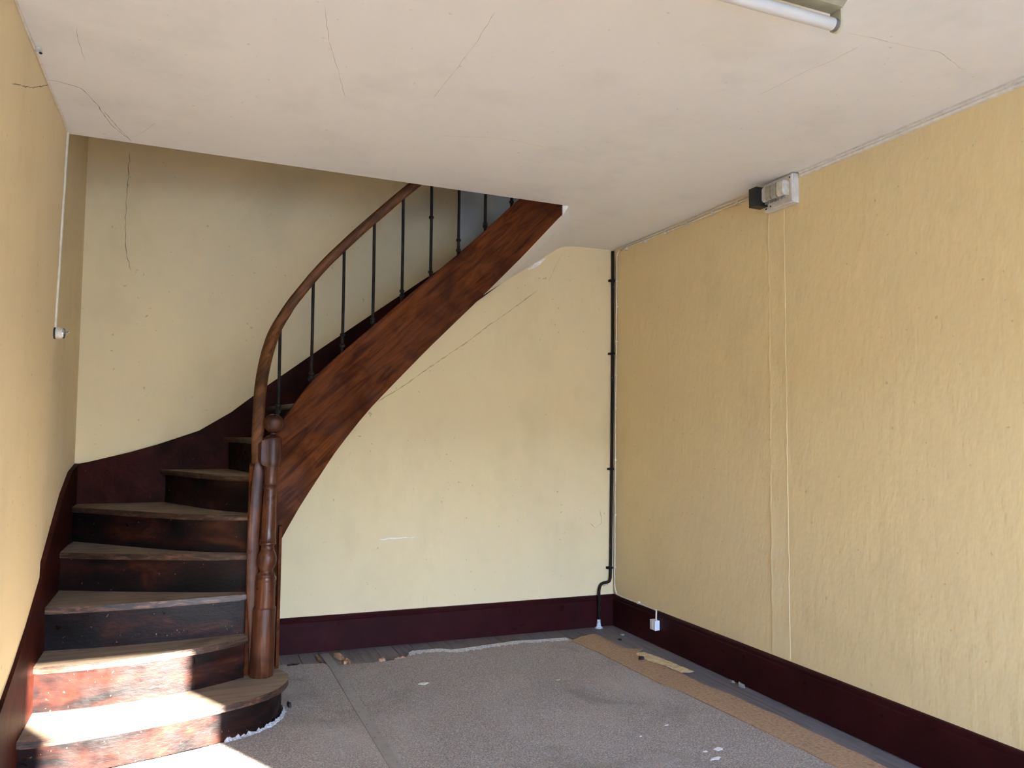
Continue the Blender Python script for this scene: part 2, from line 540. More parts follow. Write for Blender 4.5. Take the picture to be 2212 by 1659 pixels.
mesh_obj('plaster_chase', bm, 'wall_right', wall_right, 12)

# front wall behind the camera with a wide shop window and a narrower one that lets the sun in
WX0, WX1, WZ0, WZ1 = -0.35, 2.65, 0.50, 2.60
DX0, DX1, DZ0, DZ1 = 3.51, 4.24, 0.90, 2.69
bm = bmesh.new()
for (x0, x1, z0, z1) in ((XL - 0.1, WX0, -0.02, ZC), (WX0, WX1, -0.02, WZ0), (WX0, WX1, WZ1, ZC), (WX1, DX0, -0.02, ZC), (DX0, DX1, -0.02, DZ0), (DX0, DX1, DZ1, ZC), (DX1, XE, -0.02, ZC)):
    box(bm, x0, x1, YF - 0.04, YF, z0, z1)
struct(mesh_obj('wall_front', bm, 'plain'), 'plain street wall with a wide shop window opening', 'wall')

# ---------------------------------------------------------------- ceiling (open over the stair)
ceil_pts = [(-0.62, 4.017), (0.3, 4.041), (1.2, 4.065), (2.072, 4.088), (2.20, 4.30), (2.33, 4.62), (2.41, 4.85), (2.455, yb(2.455)), (XR + 0.02, yb(XR + 0.02)), (XR + 0.02, YR), (XE + 0.02, YR), (XE + 0.02, YF - 0.04), (-0.62, YF - 0.04)]
bm = bmesh.new()
lo = [bm.verts.new((p[0], p[1], ZC)) for p in ceil_pts]
hi = [bm.verts.new((p[0], p[1], ZC + 0.018)) for p in ceil_pts]
bm.faces.new(lo); bm.faces.new(hi[::-1])
for k in range(len(lo)):
    j = (k + 1) % len(lo)
    bm.faces.new((lo[k], hi[k], hi[j], lo[j]))
bmesh.ops.triangulate(bm, faces=[f for f in bm.faces if len(f.verts) > 4])
ceiling = struct(mesh_obj('ceiling', bm, 'ceiling'), 'off-white cracked plaster ceiling with an opening over the stair', 'ceiling')
bm = bmesh.new()   # joists and boards of the storey above
prism(bm, [(-0.70, 4.012, ZC + 0.018), (2.05, 4.083, ZC + 0.018), (2.05, 1.7, ZC + 0.018), (-0.70, 1.7, ZC + 0.018)], [(-0.70, 4.012, 3.09), (2.05, 4.083, 3.09), (2.05, 1.7, 3.09), (-0.70, 1.7, 3.09)])
mesh_obj('floor_structure', bm, 'soffit', ceiling)

# storey above (only glimpsed through the opening)
bm = bmesh.new()
box(bm, XL - 0.1, XR + 0.1, 1.8, 5.3, ZU, ZU + 0.1)
struct(mesh_obj('ceiling_upper', bm, 'plain'), 'ceiling of the floor above the stair', 'ceiling')
bm = bmesh.new()
box(bm, XL - 0.1, XR + 0.1, 1.7, 1.8, 3.09, ZU)
for (y0, y1, z0, z1) in ((1.8, 2.3, 3.09, ZU), (2.3, 2.45, 3.09, 4.4), (2.3, 2.45, 4.7, ZU), (2.45, 3.9, 3.09, ZU)):
    box(bm, XL - 0.1, XL, y0, y1, z0, z1)   # its side window looks away from the sun
struct(mesh_obj('wall_upper', bm, 'plain'), 'wall of the landing on the floor above', 'wall')

# street outside, seen only by the daylight
bm = bmesh.new()
box(bm, -30, 30, -40, YF - 0.04, -0.25, -0.12)
box(bm, XR + 0.03, 30, YF - 0.04, 12, -0.25, -0.12)
struct(mesh_obj('ground', bm, 'paving'), 'grey street paving outside the room', 'ground')
bm = bmesh.new()  # wall added out of view, cuts off the low sky for the room
box(bm, -20, 5.0, -17.0, -16.0, -0.12, 4.1)
box(bm, 9.4, 26, -17.0, -16.0, -0.12, 4.1)
struct(mesh_obj('wall_sky_screen', bm, 'plain'), 'unseen plastered wall added across the street to cut off low sky', 'wall')
bm = bmesh.new()  # house added out of view, blocks the sun from the wide shop window
box(bm, 5.0, 9.4, -22.0, -16.0, -0.12, 9.0)
prism(bm, [(4.8, -22.2, 9.0), (4.8, -15.8, 9.0), (4.8, -19.0, 11.0)], [(9.6, -22.2, 9.0), (9.6, -15.8, 9.0), (9.6, -19.0, 11.0)])
struct(mesh_obj('house_sun_blocker', bm, 'plain'), 'unseen gabled house added to keep sun out of the shop window', 'sun blocker')

# ---------------------------------------------------------------- cracks
CE = [[(0.885, 2.268), (0.883, 2.291), (0.894, 2.467), (0.893, 2.693), (0.887, 2.97)],
      [(-0.55, 3.42), (-0.514, 3.415), (-0.437, 3.449), (-0.394, 3.597), (-0.36, 3.823), (-0.29, 3.991)],
      [(-0.374, 3.665), (-0.341, 3.814), (-0.311, 3.919), (-0.287, 4.008)],
      [(-0.284, 3.956), (-0.251, 3.893), (-0.208, 3.802), (-0.177, 3.713)],
      [(1.034, 3.343), (1.165, 3.297), (1.258, 3.269), (1.394, 3.258), (1.508, 3.272), (1.668, 3.268)],
      [(0.362, 2.443), (0.418, 2.674), (0.483, 2.873), (0.553, 3.107)],
      [(2.088, 2.409), (2.111, 2.168), (2.137, 2.07), (2.143, 1.928)],
      [(2.03, 1.903), (2.169, 1.893), (2.297, 1.889), (2.437, 1.872), (2.635, 1.931)],
      [(-0.393, 2.926), (-0.397, 3.048), (-0.396, 3.178)]]
for k, ps in enumerate(CE):
    ribbon('crack', [(p[0], p[1], ZC) for p in ps], 0.0026 if k in (1, 2) else 0.0014, (0, 0, -1), 'crack' if k in (1, 2) else 'crack_faint', ceiling)
def lw_x(z): return -0.600 + 0.048 * z / (ZC + 0.02)
ribbon('crack', [(lw_x(z), y, z) for y, z in ((2.845, 2.506), (2.976, 2.556), (3.122, 2.609), (3.323, 2.698), (3.45, 2.76))], 0.003, (1, 0, 0), 'crack', wall_left)
BNRM = (-0.0434, -1, 0)
def on_back(ps): return [(x, yb(x), z) for x, z in ps]
ribbon('crack', on_back([(-0.376, 3.07), (-0.379, 2.87), (-0.385, 2.671), (-0.383, 2.558), (-0.372, 2.447), (-0.346, 2.35)]), 0.0032, BNRM, 'crack', wall_back, 0.004)
ribbon('crack', on_back([(2.291, 2.42), (2.181, 2.335), (2.041, 2.227), (1.938, 2.155), (1.737, 1.999), (1.541, 1.863), (1.32, 1.699), (1.151, 1.593)]), 0.006, BNRM, 'crack_wall', wall_back, 0.002)
ribbon('crack', on_back([(2.487, 2.714), (2.432, 2.607), (2.377, 2.49)]), 0.003, BNRM, 'crack_wall', wall_back, 0.002)
ribbon('scratch', on_back([(1.182, 0.69), (1.305, 0.691), (1.446, 0.695)]), 0.008, BNRM, 'chip_white', wall_back, 0.004)
ribbon('crack', on_back([(2.788, 0.841), (2.807, 0.74), (2.75, 0.709), (2.713, 0.743)]), 0.004, BNRM, 'crack_faint', wall_back, 0.004)

ribbon('plaster_chip', on_back([(2.22, 2.565), (2.28, 2.603), (2.325, 2.635), (2.350, 2.655)]), 0.026, BNRM, 'chip_white', wall_back, 0.004)
ribbon('plaster_chip', on_back([(2.79, 0.288), (2.82, 0.292), (2.86, 0.295)]), 0.022, BNRM, 'crack_wall', wall_back, 0.004)

# ---------------------------------------------------------------- baseboards and ceiling trim
def skirting(name, p0, p1, nrm, h, label):
    """moulded board between two floor points, nrm points into the room"""
    p0 = Vector((p0[0], p0[1], 0)); p1 = Vector((p1[0], p1[1], 0)); nrm = Vector((nrm[0], nrm[1], 0)).normalized()
    prof = [(-0.004, 0.004), (0.020, 0.004), (0.020, h - 0.034), (0.016, h - 0.030), (0.018, h - 0.022), (0.0185, h - 0.012), (0.013, h - 0.003), (0.006, h), (-0.004, h)]
    bm = bmesh.new()
    prism(bm, [p0 + nrm * o + Vector((0, 0, z)) for o, z in prof], [p1 + nrm * o + Vector((0, 0, z)) for o, z in prof])
    return struct(mesh_obj(name, bm, 'oxblood', None, 30), label, 'baseboard')
skirting('baseboard_back', (0.50, yb(0.50)), (XR, yb(XR)), (-0.0434, -1), 0.226, 'dark oxblood skirting board along the wall under the stair')
skirting('baseboard_right', (XR, yb(XR) - 0.018), (XR, YR), (-1, 0), 0.226, 'dark oxblood skirting board along the right wall')
skirting('baseboard_left', (-0.598, YF), (-0.598, 2.96), (1, 0), 0.226, 'dark oxblood skirting board along the left wall before the stair')
bm = bmesh.new()
prof = [(0.001, 0.0), (-0.017, 0.0), (-0.019, -0.010), (-0.012, -0.014), (-0.015, -0.022), (-0.011, -0.030), (0.001, -0.032)]
prism(bm, [(XR + a, 3.045, ZC + b) for a, b in prof], [(XR + a, YR, ZC + b) for a, b in prof])
struct(mesh_obj('trim_1', bm, 'white_board', None), 'white painted moulding between right wall and ceiling', 'trim')

# ---------------------------------------------------------------- staircase
stair = thing('staircase', 'dark wooden winding staircase with turned newel post, handrail and iron balusters', 'staircase', (0, 0, 0))
RH = 0.1935
Z = {k: k * RH for k in range(0, 17)}
Z[1], Z[2] = 0.180, 0.380
NOSE = {
    1: [(-0.592, 3.575), (-0.45, 3.578), (-0.3, 3.595), (-0.12, 3.628), (0.05, 3.67), (0.2, 3.715), (0.334, 3.775), (0.425, 3.85), (0.480, 3.945), (0.50, 4.04), (0.492, 4.115), (0.462, 4.165)],
    2: [(-0.60, 3.885), (-0.44, 3.872), (-0.27, 3.878), (-0.127, 3.900), (0.10, 3.960), (0.305, 4.062)],
    3: [(-0.60, 4.125), (-0.45, 4.105), (-0.30, 4.094), (-0.08, 4.092), (0.10, 4.100), (0.302, 4.112)],
    4: [(-0.60, 4.520), (-0.30, 4.375), (-0.036, 4.260), (0.12, 4.195), (0.302, 4.140)],
    5: [(-0.60, 4.925), (-0.29, 4.605), (-0.043, 4.360), (0.13, 4.235), (0.306, 4.170)],
    6: [(-0.158, yb(-0.158)), (0.07, 4.580), (0.18, 4.370), (0.325, 4.225)],
    7: [(0.200, yb(0.2)), (0.29, 4.65), (0.385, 4.300)],
}
WX = {8: 0.45, 9: 0.70, 10: 0.95, 11: 1.20, 12: 1.455, 13: 1.71, 14: 1.965, 15: 2.22, 16: 2.47}
IX = {8: 0.525, 9: 0.70, 10: 0.90, 11: 1.11, 12: 1.32, 13: 1.53, 14: 1.72, 15: 1.92, 16: 2.12}
def inner_y(x): return interp([(0.40, 4.300), (0.50, 4.302), (0.80, 4.287), (1.40, 4.232), (2.30, 4.122)], x)
for k in WX:
    NOSE[k] = [(WX[k], yb(WX[k])), (IX[k], inner_y(IX[k]))]
NOSE[17] = [(2.72, yb(2.72)), (2.33, 4.12)]

def shift(line, d):
    """move a nosing line up-stairs by d (to its left when walking right end -> left end reversed)"""
    out = []
    P = [Vector((p[0], p[1])) for p in line]
    for i, p in enumerate(P):
        tdir = (P[min(i + 1, len(P) - 1)] - P[max(i - 1, 0)]).normalized()
        nrm = Vector((-tdir.y, tdir.x))
        out.append((p.x + nrm.x * d, p.y + nrm.y * d))
    return out

for k in range(1, 17):
    z = Z[k]
    nose = NOSE[k]
    if k in (1, 2, 3):
        nose = [(p.x, p.y) for p in smooth_pts([(a, b, 0) for a, b in nose], 3)]
    back = shift(NOSE[k + 1], 0.05)
    ring = list(nose)
    if k == 1:
        ring += [(0.40, 4.20), (0.31, 4.16)]
    ring += back[::-1]
    if k == 5:
        ring += [(XL, yb(XL))]
    lo = [(p[0], p[1], z - 0.030) for p in ring]
    hi = [(p[0], p[1], z) for p in ring]
    bm = bmesh.new()
    prism(bm, lo, hi)
    nn = len(nose)
    bm.verts.ensure_lookup_table()
    front = set()
    def is_nose(v):
        return any(abs(v.co.x - p[0]) < 1e-4 and abs(v.co.y - p[1]) < 1e-4 for p in nose)
    es = [e for e in bm.edges if abs(e.verts[0].co.z - e.verts[1].co.z) < 1e-5 and is_nose(e.verts[0]) and is_nose(e.verts[1])]
    bmesh.ops.bevel(bm, geom=es, offset=0.011, segments=3, affect='EDGES', profile=0.5, clamp_overlap=True)
    bm.normal_update()
    for f in bm.faces:
        c = f.calc_center_median()
        if c.z < z - 0.0005 and min((Vector((c.x, c.y)) - Vector(q)).length for q in [((a[0] + (b[0] - a[0]) * s), (a[1] + (b[1] - a[1]) * s)) for a, b in zip(nose, nose[1:]) for s in (0.1, 0.3, 0.5, 0.7, 0.9)]) < 0.06 and abs(f.normal.z) < 0.95:
            f.material_index = 1
    big = [f for f in bm.faces if len(f.verts) > 4]
    bmesh.ops.triangulate(bm, faces=big)
    mesh_obj('tread', bm, ['tread', 'nosing'], stair)
    # riser below this nosing
    if k == 1:
        rl = shift(nose, 0.032); rl2 = shift(nose, 0.052); z0 = 0.0
    else:
        rl = shift(nose, 0.030); rl2 = shift(nose, 0.048); z0 = Z[k - 1] - 0.002
    bm = bmesh.new()
    z1 = z - 0.029
    rows = []
    for (ax, ay), (bx2, by2) in zip(rl, rl2):
        rows.append([bm.verts.new((ax, ay, z0)), bm.verts.new((ax, ay, z1)), bm.verts.new((bx2, by2, z1)), bm.verts.new((bx2, by2, z0))])
    for p, q in zip(rows, rows[1:]):
        for j in range(4):
            bm.faces.new((p[j], p[(j + 1) % 4], q[(j + 1) % 4], q[j]))
    bm.faces.new(rows[0]); bm.faces.new(rows[-1][::-1])
    mesh_obj('riser', bm, 'riser', stair, 35)

# curved outer stringer
OUT = [(0.3505, 4.118), (0.352, 4.145), (0.365, 4.185), (0.395, 4.225), (0.44, 4.245), (0.50, 4.25), (0.80, 4.235), (1.40, 4.18), (2.045, 4.101)]
plan = [Vector((p.x, p.y)) for p in smooth_pts([(a, b, 0) for a, b in OUT[:6]], 4)]
seg_b = OUT[5:]
for (a, b), (c2, d2) in zip(seg_b, seg_b[1:]):
    k = max(2, int((c2 - a) / 0.06))
    for i in range(1, k + 1):
        plan.append(Vector((a + (c2 - a) * i / k, b + (d2 - b) * i / k)))
TOP = [(0.345, 1.195), (0.352, 1.225), (0.365, 1.262), (0.395, 1.325), (0.44, 1.405), (0.468, 1.458), (0.510, 1.523), (0.559, 1.598), (0.598, 1.655), (0.649, 1.716), (0.709, 1.776), (0.778, 1.840), (0.936, 1.988), (1.099, 2.142), (1.258, 2.288), (1.411, 2.425), (1.568, 2.577), (1.687, 2.697), (1.774, 2.783)]
BOT = [(0.473, 0.825), (0.538, 0.952), (0.594, 1.046), (0.664, 1.158), (0.732, 1.267), (0.844, 1.422), (0.944, 1.545), (1.071, 1.683), (1.245, 1.869), (1.425, 2.052), (1.607, 2.238), (1.796, 2.436), (2.038, 2.705)]
TH = 0.058
def plan_normal(i):
    a = plan[max(i - 1, 0)]; b = plan[min(i + 1, len(plan) - 1)]
    t2 = (b - a).normalized()
    return Vector((-t2.y, t2.x))
rows = []
jumped = False
bm = bmesh.new()
for i, p in enumerate(plan):
    n2 = plan_normal(i)
    q = p + n2 * TH
    zt = interp(TOP, p.x)
    lows = [0.172] if p.x < 0.470 else [interp(BOT, p.x)]
    if p.x >= 0.470 and not jumped:
        lows = [0.172] + lows
        jumped = True
    for zb in lows:
        rows.append([bm.verts.new((p.x, p.y, zb)), bm.verts.new((p.x, p.y, zt)), bm.verts.new((q.x, q.y, zt)), bm.verts.new((q.x, q.y, zb))])
for p, q in zip(rows, rows[1:]):
    if (p[1].co - q[1].co).length < 1e-6:        # the step where the foot board ends
        bm.faces.new((p[0], q[0], q[3], p[3]))
        continue
    for j in range(4):
        bm.faces.new((p[j], p[(j + 1) % 4], q[(j + 1) % 4], q[j]))
bm.faces.new(rows[0]); bm.faces.new(rows[-1][::-1])
bmesh.ops.remove_doubles(bm, verts=bm.verts, dist=1e-6)
so = mesh_obj('outer_stringer', bm, 'stringer', stair, 35)
bv = so.modifiers.new('edge', 'BEVEL'); bv.width = 0.004; bv.segments = 2; bv.limit_method = 'ANGLE'; bv.angle_limit = math.radians(50)
# upright end board of the stringer, just behind the newel
EB = [(0.172, 0.318), (0.30, 0.314), (0.447, 0.307), (0.543, 0.299), (0.652, 0.294), (0.76, 0.2915), (0.86, 0.292), (1.0, 0.299), (1.10, 0.305), (1.19, 0.312), (1.245, 0.322), (1.275, 0.338)]
bm = bmesh.new()
rows = []
for p in smooth_pts([(x, 0, z) for z, x in EB], 3):
    w = 0.056 if p.z < 1.19 else 0.056 - (p.z - 1.19) * 0.42
    yy = 4.094 + 0.004 * math.sin(p.z * 2.6)
    rows.append([bm.verts.new((p.x, yy + 0.004, p.z)), bm.verts.new((p.x + 0.008, yy, p.z)), bm.verts.new((p.x + w - 0.008, yy + 0.002, p.z)), bm.verts.new((p.x + w, yy + 0.008, p.z)), bm.verts.new((p.x + w, 4.124, p.z)), bm.verts.new((p.x, 4.124, p.z))])
for p, q in zip(rows, rows[1:]):
    for j in range(6):
        bm.faces.new((p[j], p[(j + 1) % 6], q[(j + 1) % 6], q[j]))
bm.faces.new(rows[0]); bm.faces.new(rows[-1][::-1])
mesh_obj('stringer_end', bm, 'newel', stair, 50)
# narrow cover board beside the newel, down to the first tread
bm = bmesh.new()
box(bm, 0.455, 0.470, 4.205, 4.262, 0.172, 0.90)
bevel_all(bm, 0.003, 2)
mesh_obj('cover_strip', bm, 'stringer', stair)
# boarding that closes the space below the winders
bm = bmesh.new()
a = [(0.440, 4.262, 0.0), (0.455, 4.262, 0.0), (0.495, yb(0.495), 0.0), (0.480, yb(0.48), 0.0)]
prism(bm, a, [(p[0], p[1], 0.83 if i < 2 else 1.20) for i, p in enumerate(a)])
mesh_obj('under_stair_panel', bm, 'stringer_paint', stair)

# wall stringers
LT = [(2.90, 0.226), (3.00, 0.30), (3.136, 0.352), (3.27, 0.405), (3.50, 0.488), (3.73, 0.590), (3.97, 0.722), (4.29, 0.905), (4.58, 1.065), (4.85, 1.165), (5.12, 1.20)]
bm = bmesh.new()
low = [(3.52, 0.0), (3.60, 0.0), (5.12, 0.62)]
rows = []
for y, z in LT:
    zb = 0.004 if y < 3.9 else interp([(3.9, 0.004), (5.12, 0.62)], y)
    rows.append([bm.verts.new((-0.61, y, zb)), bm.verts.new((-0.578, y, zb)), bm.verts.new((-0.578, y, z)), bm.verts.new((-0.61, y, z))])
for p, q in zip(rows, rows[1:]):
    for j in range(4):
        bm.faces.new((p[j], p[(j + 1) % 4], q[(j + 1) % 4], q[j]))
bm.faces.new(rows[0]); bm.faces.new(rows[-1][::-1])
bevel_all(bm, 0.004, 2, 60)
mesh_obj('wall_stringer', bm, 'stringer_paint', stair, 40)
BT = [(-0.60, 1.195), (-0.531, 1.208), (-0.314, 1.264), (-0.166, 1.31), (0.064, 1.395), (0.246, 1.511), (0.453, 1.681), (0.799, 1.946), (1.104, 2.174), (1.404, 2.398), (1.693, 2.608), (2.20, 2.98), (2.60, 3.27)]
rows = []
bm = bmesh.new()
for x, z in BT:
    zb = interp([(-0.6, 0.62), (0.2, 1.05), (2.6, 2.90)], x)
    y = yb(x)
    rows.append([bm.verts.new((x, y + 0.005, zb)), bm.verts.new((x, y - 0.024, zb)), bm.verts.new((x, y - 0.024, z)), bm.verts.new((x, y + 0.005, z))])
for p, q in zip(rows, rows[1:]):
    for j in range(4):
        bm.faces.new((p[j], p[(j + 1) % 4], q[(j + 1) % 4], q[j]))
bm.faces.new(rows[0]); bm.faces.new(rows[-1][::-1])
bevel_all(bm, 0.004, 2, 60)
mesh_obj('wall_stringer', bm, 'stringer_paint', stair, 40)

# plaster soffit under the flight
SW = [(0.50, 1.20), (0.80, 1.452), (1.10, 1.703), (1.40, 1.955), (1.70, 2.206), (1.868, 2.347), (2.112, 2.512), (2.326, 2.652), (2.395, 2.700), (2.44, 2.732), (2.475, 2.750), (2.52, 2.760), (2.60, 2.7665)]
nS = 40
bm = bmesh.new()
grid = []
for i in range(nS + 1):
    s = i / nS
    xa = 0.475 + (2.085 - 0.475) * s
    za = interp(BOT[:-1] + [(2.038, 2.705), (2.085, 2.7665)], xa) + 0.004
    ya = interp([(0.47, 4.25), (0.8, 4.237), (1.4, 4.182), (2.045, 4.103), (2.09, 4.092)], xa) + 0.012
    xw = 0.50 + (2.60 - 0.50) * s
    zw = interp(SW, xw)
    rowv = []
    for j in range(9):
        u = j / 8
        x = xa + (xw - xa) * u
        y = ya + (yb(xw) + 0.004 - ya) * u
        z = za + (zw - za) * u
        rowv.append(bm.verts.new((x, y, min(z, ZC - 0.0005))))
    grid.append(rowv)
for p, q in zip(grid, grid[1:]):
    for j in range(8):
        bm.faces.new((p[j], p[j + 1], q[j + 1], q[j]))
ret = bmesh.ops.extrude_face_region(bm, geom=list(bm.faces))
for e in ret['geom']:
    if isinstance(e, bmesh.types.BMVert):
        e.co.z += 0.012
tag(mesh_obj('soffit', bm, 'soffit', stair, 50), 'white plaster underside of the flight')
bm = bmesh.new()      # bare plaster wedge closing the end of the stringer
prism(bm, [(2.045, 4.092, 2.703), (2.045, 4.092, 2.768), (2.085, 4.092, 2.768)], [(2.045, 4.16, 2.703), (2.045, 4.16, 2.768), (2.085, 4.16, 2.768)])
tag(mesh_obj('plaster_wedge', bm, 'chip_white', stair), 'bare white plaster at the top end of the stringer')

# newel post
NX, NY, NZ = 0.3745, 4.088, 0.180
LEAN = 0.0215
def hz(py): return 1.434 - (py - 915) * 0.00228 - NZ
prof = [(0.056, 0.0), (0.059, 0.006), (0.058, hz(1400)), (0.0565, hz(1322)), (0.055, hz(1319)), (0.0485, hz(1317)), (0.0475, hz(1290)), (0.0465, hz(1264)),
        (0.046, hz(1262)), (0.0495, hz(1259)), (0.0500, hz(1256)), (0.0475, hz(1252)), (0.0435, hz(1251)), (0.0435, hz(1247)), (0.0385, hz(1244)), (0.033, hz(1242)), (0.032, hz(1238)), (0.034, hz(1235.5)),
        (0.040, hz(1230)), (0.0455, hz(1223)), (0.0475, hz(1216)), (0.0465, hz(1210)), (0.0425, hz(1203)), (0.0365, hz(1197)), (0.0325, hz(1193)), (0.0335, hz(1191.5)), (0.0325, hz(1190)),
        (0.0305, hz(1188)), (0.0315, hz(1184)), (0.038, hz(1182)), (0.0415, hz(1180)), (0.0405, hz(1177)), (0.0375, hz(1175.5)), (0.0415, hz(1173.5)), (0.0395, hz(1171)), (0.0375, hz(1169)),
        (0.0365, hz(1140)), (0.0335, hz(1090)), (0.0315, hz(1060)), (0.0345, hz(1058)), (0.037, hz(1056)), (0.0355, hz(1053)), (0.0335, hz(1052)), (0.0365, hz(1050.5)), (0.034, hz(1048)), (0.0325, hz(1045)), (0.0330, hz(1025)), (0.0365, hz(1013)), (0.036, hz(1008))]
bm = bmesh.new()
lathe_bm(bm, prof, 32, (NX, NY, NZ), (LEAN, 0))
newel = mesh_obj('newel_post', bm, 'newel', stair, 32)
# cap block with the ear that takes the handrail
zb0, zb1 = hz(1011) + NZ, hz(948) + NZ
cxn = NX + LEAN * (zb0 + zb1 - 2 * NZ) / 2
bm = bmesh.new()
ringp = []
for k in range(25):
    a = math.radians(-118 + 236 * k / 24)
    ringp.append((cxn + 0.047 * math.cos(a), NY + 0.047 * math.sin(a)))
ear = [(cxn - 0.055, NY + 0.046), (cxn - 0.074, NY + 0.038), (cxn - 0.080, NY + 0.012), (cxn - 0.076, NY - 0.020), (cxn - 0.055, NY - 0.040)]
ring = ringp + ear
layers = []
for s, sc in ((0.0, 0.90), (0.06, 0.97), (0.18, 1.0), (0.85, 1.0), (0.95, 0.98), (1.0, 0.93)):
    lay = []
    for idx, (px, py) in enumerate(ring):
        w = max(0.0, (cxn - 0.02 - px) / 0.06)          # the ear is rounded at its top and bottom
        zz = zb0 + (zb1 - zb0) * s
        mid = (zb0 + zb1) / 2
        zz = mid + (zz - mid) * (1 - 0.42 * min(1, w) ** 2)
        lay.append(bm.verts.new((cxn + (px - cxn) * sc, NY + (py - NY) * sc, zz)))
    layers.append(lay)
for p, q in zip(layers, layers[1:]):
    for j in range(len(ring)):
        bm.faces.new((p[j], p[(j + 1) % len(ring)], q[(j + 1) % len(ring)], q[j]))
bm.faces.new(layers[0][::-1]); bm.faces.new(layers[-1])
mesh_obj('cap_block', bm, 'newel', newel, 40)
bm = bmesh.new()
prof = [(0.045, hz(948.5)), (0.044, hz(947)), (0.036, hz(945)), (0.034, hz(943.5)), (0.026, hz(942)), (0.016, hz(940)), (0.013, hz(938.5)), (0.013, hz(936.5)), (0.021, hz(936)), (0.024, hz(935)), (0.022, hz(933.8))]
r, zc = 0.0495, hz(914.0)
for k in range(1, 17):
    a = math.radians(-64 + (64 + 89.5) * k / 16)
    prof.append((r * math.cos(a), zc + 0.0470 * math.sin(a)))
lathe_bm(bm, prof, 32, (NX, NY, NZ), (LEAN, 0))
mesh_obj('ball_finial', bm, 'newel', newel, 40)

# handrail
RAIL = [(0.331, 4.090, 1.235), (0.327, 4.090, 1.295), (0.3265, 4.095, 1.351), (0.331, 4.118, 1.447), (0.336, 4.150, 1.570), (0.349, 4.185, 1.682), (0.368, 4.215, 1.781), (0.393, 4.240, 1.873), (0.422, 4.260, 1.949), (0.460, 4.270, 2.020), (0.501, 4.276, 2.091), (0.569, 4.276, 2.186), (0.622, 4.273, 2.258), (0.690, 4.270, 2.341), (0.764, 4.266, 2.422), (0.843, 4.260, 2.506), (0.923, 4.253, 2.587), (1.006, 4.245, 2.669), (1.094, 4.237, 2.755), (1.30, 4.218, 2.946), (1.60, 4.184, 3.222), (2.0, 4.135, 3.60)]
pts = smooth_pts(RAIL, 4)
bm = bmesh.new()
rings = []
for i, p in enumerate(pts):
    tdir = (pts[min(i + 1, len(pts) - 1)] - pts[max(i - 1, 0)]).normalized()
    # horizontal across-direction taken from the plan of the rail
    h = Vector((tdir.x, tdir.y, 0))
    if i < 6 or h.length < 0.2:
        h = Vector((0.25, 0.97, 0))
    across = Vector((h.y, -h.x, 0)).normalized()
    across = (across - tdir * across.dot(tdir)).normalized()
    upv = across.cross(tdir).normalized()
    ring = []
    for k in range(16):
        a = 2 * math.pi * k / 16
        cu, su = math.cos(a), math.sin(a)
        ex = 0.030 * math.copysign(abs(cu) ** 0.72, cu)
        ez = 0.027 * math.copysign(abs(su) ** 0.72, su)
        ring.append(bm.verts.new(p + across * ex + upv * ez))
    rings.append(ring)
for p, q in zip(rings, rings[1:]):
    for k in range(16):
        bm.faces.new((p[k], p[(k + 1) % 16], q[(k + 1) % 16], q[k]))
bm.faces.new(rings[0][::-1]); bm.faces.new(rings[-1])
mesh_obj('handrail', bm, 'rail', stair, 50)
RZ = [(p.x, p.z) for p in pts if p.x > 0.40]

# iron balusters, one above each tread
BAL = [(0.441, 1.40, 4.268), (0.610, 1.655, 4.274), (0.773, 1.825, 4.265), (0.937, 1.975, 4.252), (1.098, 2.13, 4.237), (1.261, 2.275, 4.222), (1.423, 2.41, 4.206), (1.581, 2.57, 4.187), (1.741, 2.73, 4.168)]
BEADS = {1: (0.035, 0.055), 2: (0.045, 0.105), 3: (0.035, 0.050), 4: (0.040, 0.065), 5: (0.040, 0.36), 6: (0.045, 0.105), 7: (0.040, 0.055), 8: (0.04, 0.1), 0: (0.1, 0.13)}
for i, (x, z0, y) in enumerate(BAL):
    ztop = interp(RZ, x) - 0.012
    bm = bmesh.new()
    tube_bm(bm, [(x, y, z0 - 0.03), (x + 0.001, y, (z0 + ztop) / 2), (x, y, ztop)], 0.0085, 10)
    bo = mesh_obj('baluster', bm, 'iron', stair, 40)
    for dzb in BEADS[i]:
        bm = bmesh.new()
        lathe_bm(bm, [(0.008, -0.010), (0.0135, -0.006), (0.015, 0.0), (0.0135, 0.006), (0.008, 0.010)], 12, (x, y, z0 + dzb))
        mesh_obj('bead', bm, 'iron', bo, 50)

# ---------------------------------------------------------------- carpets and floor coverings
def slab(bm, ring, z0, z1, edge=0.003):
    prism(bm, [(p[0], p[1], z0) for p in ring], [(p[0], p[1], z1) for p in ring])
    bmesh.ops.triangulate(bm, faces=[f for f in bm.faces if len(f.verts) > 4])
def rough_line(pts, step=0.03, amp=0.004):
    out = []
    for a, b in zip(pts, pts[1:]):
        n = max(1, int(math.dist(a, b) / step))
        for i in range(n):
            s = i / n
            out.append((a[0] + (b[0] - a[0]) * s + random.uniform(-amp, amp), a[1] + (b[1] - a[1]) * s + random.uniform(-amp, amp)))
    out.append(pts[-1])
    return out
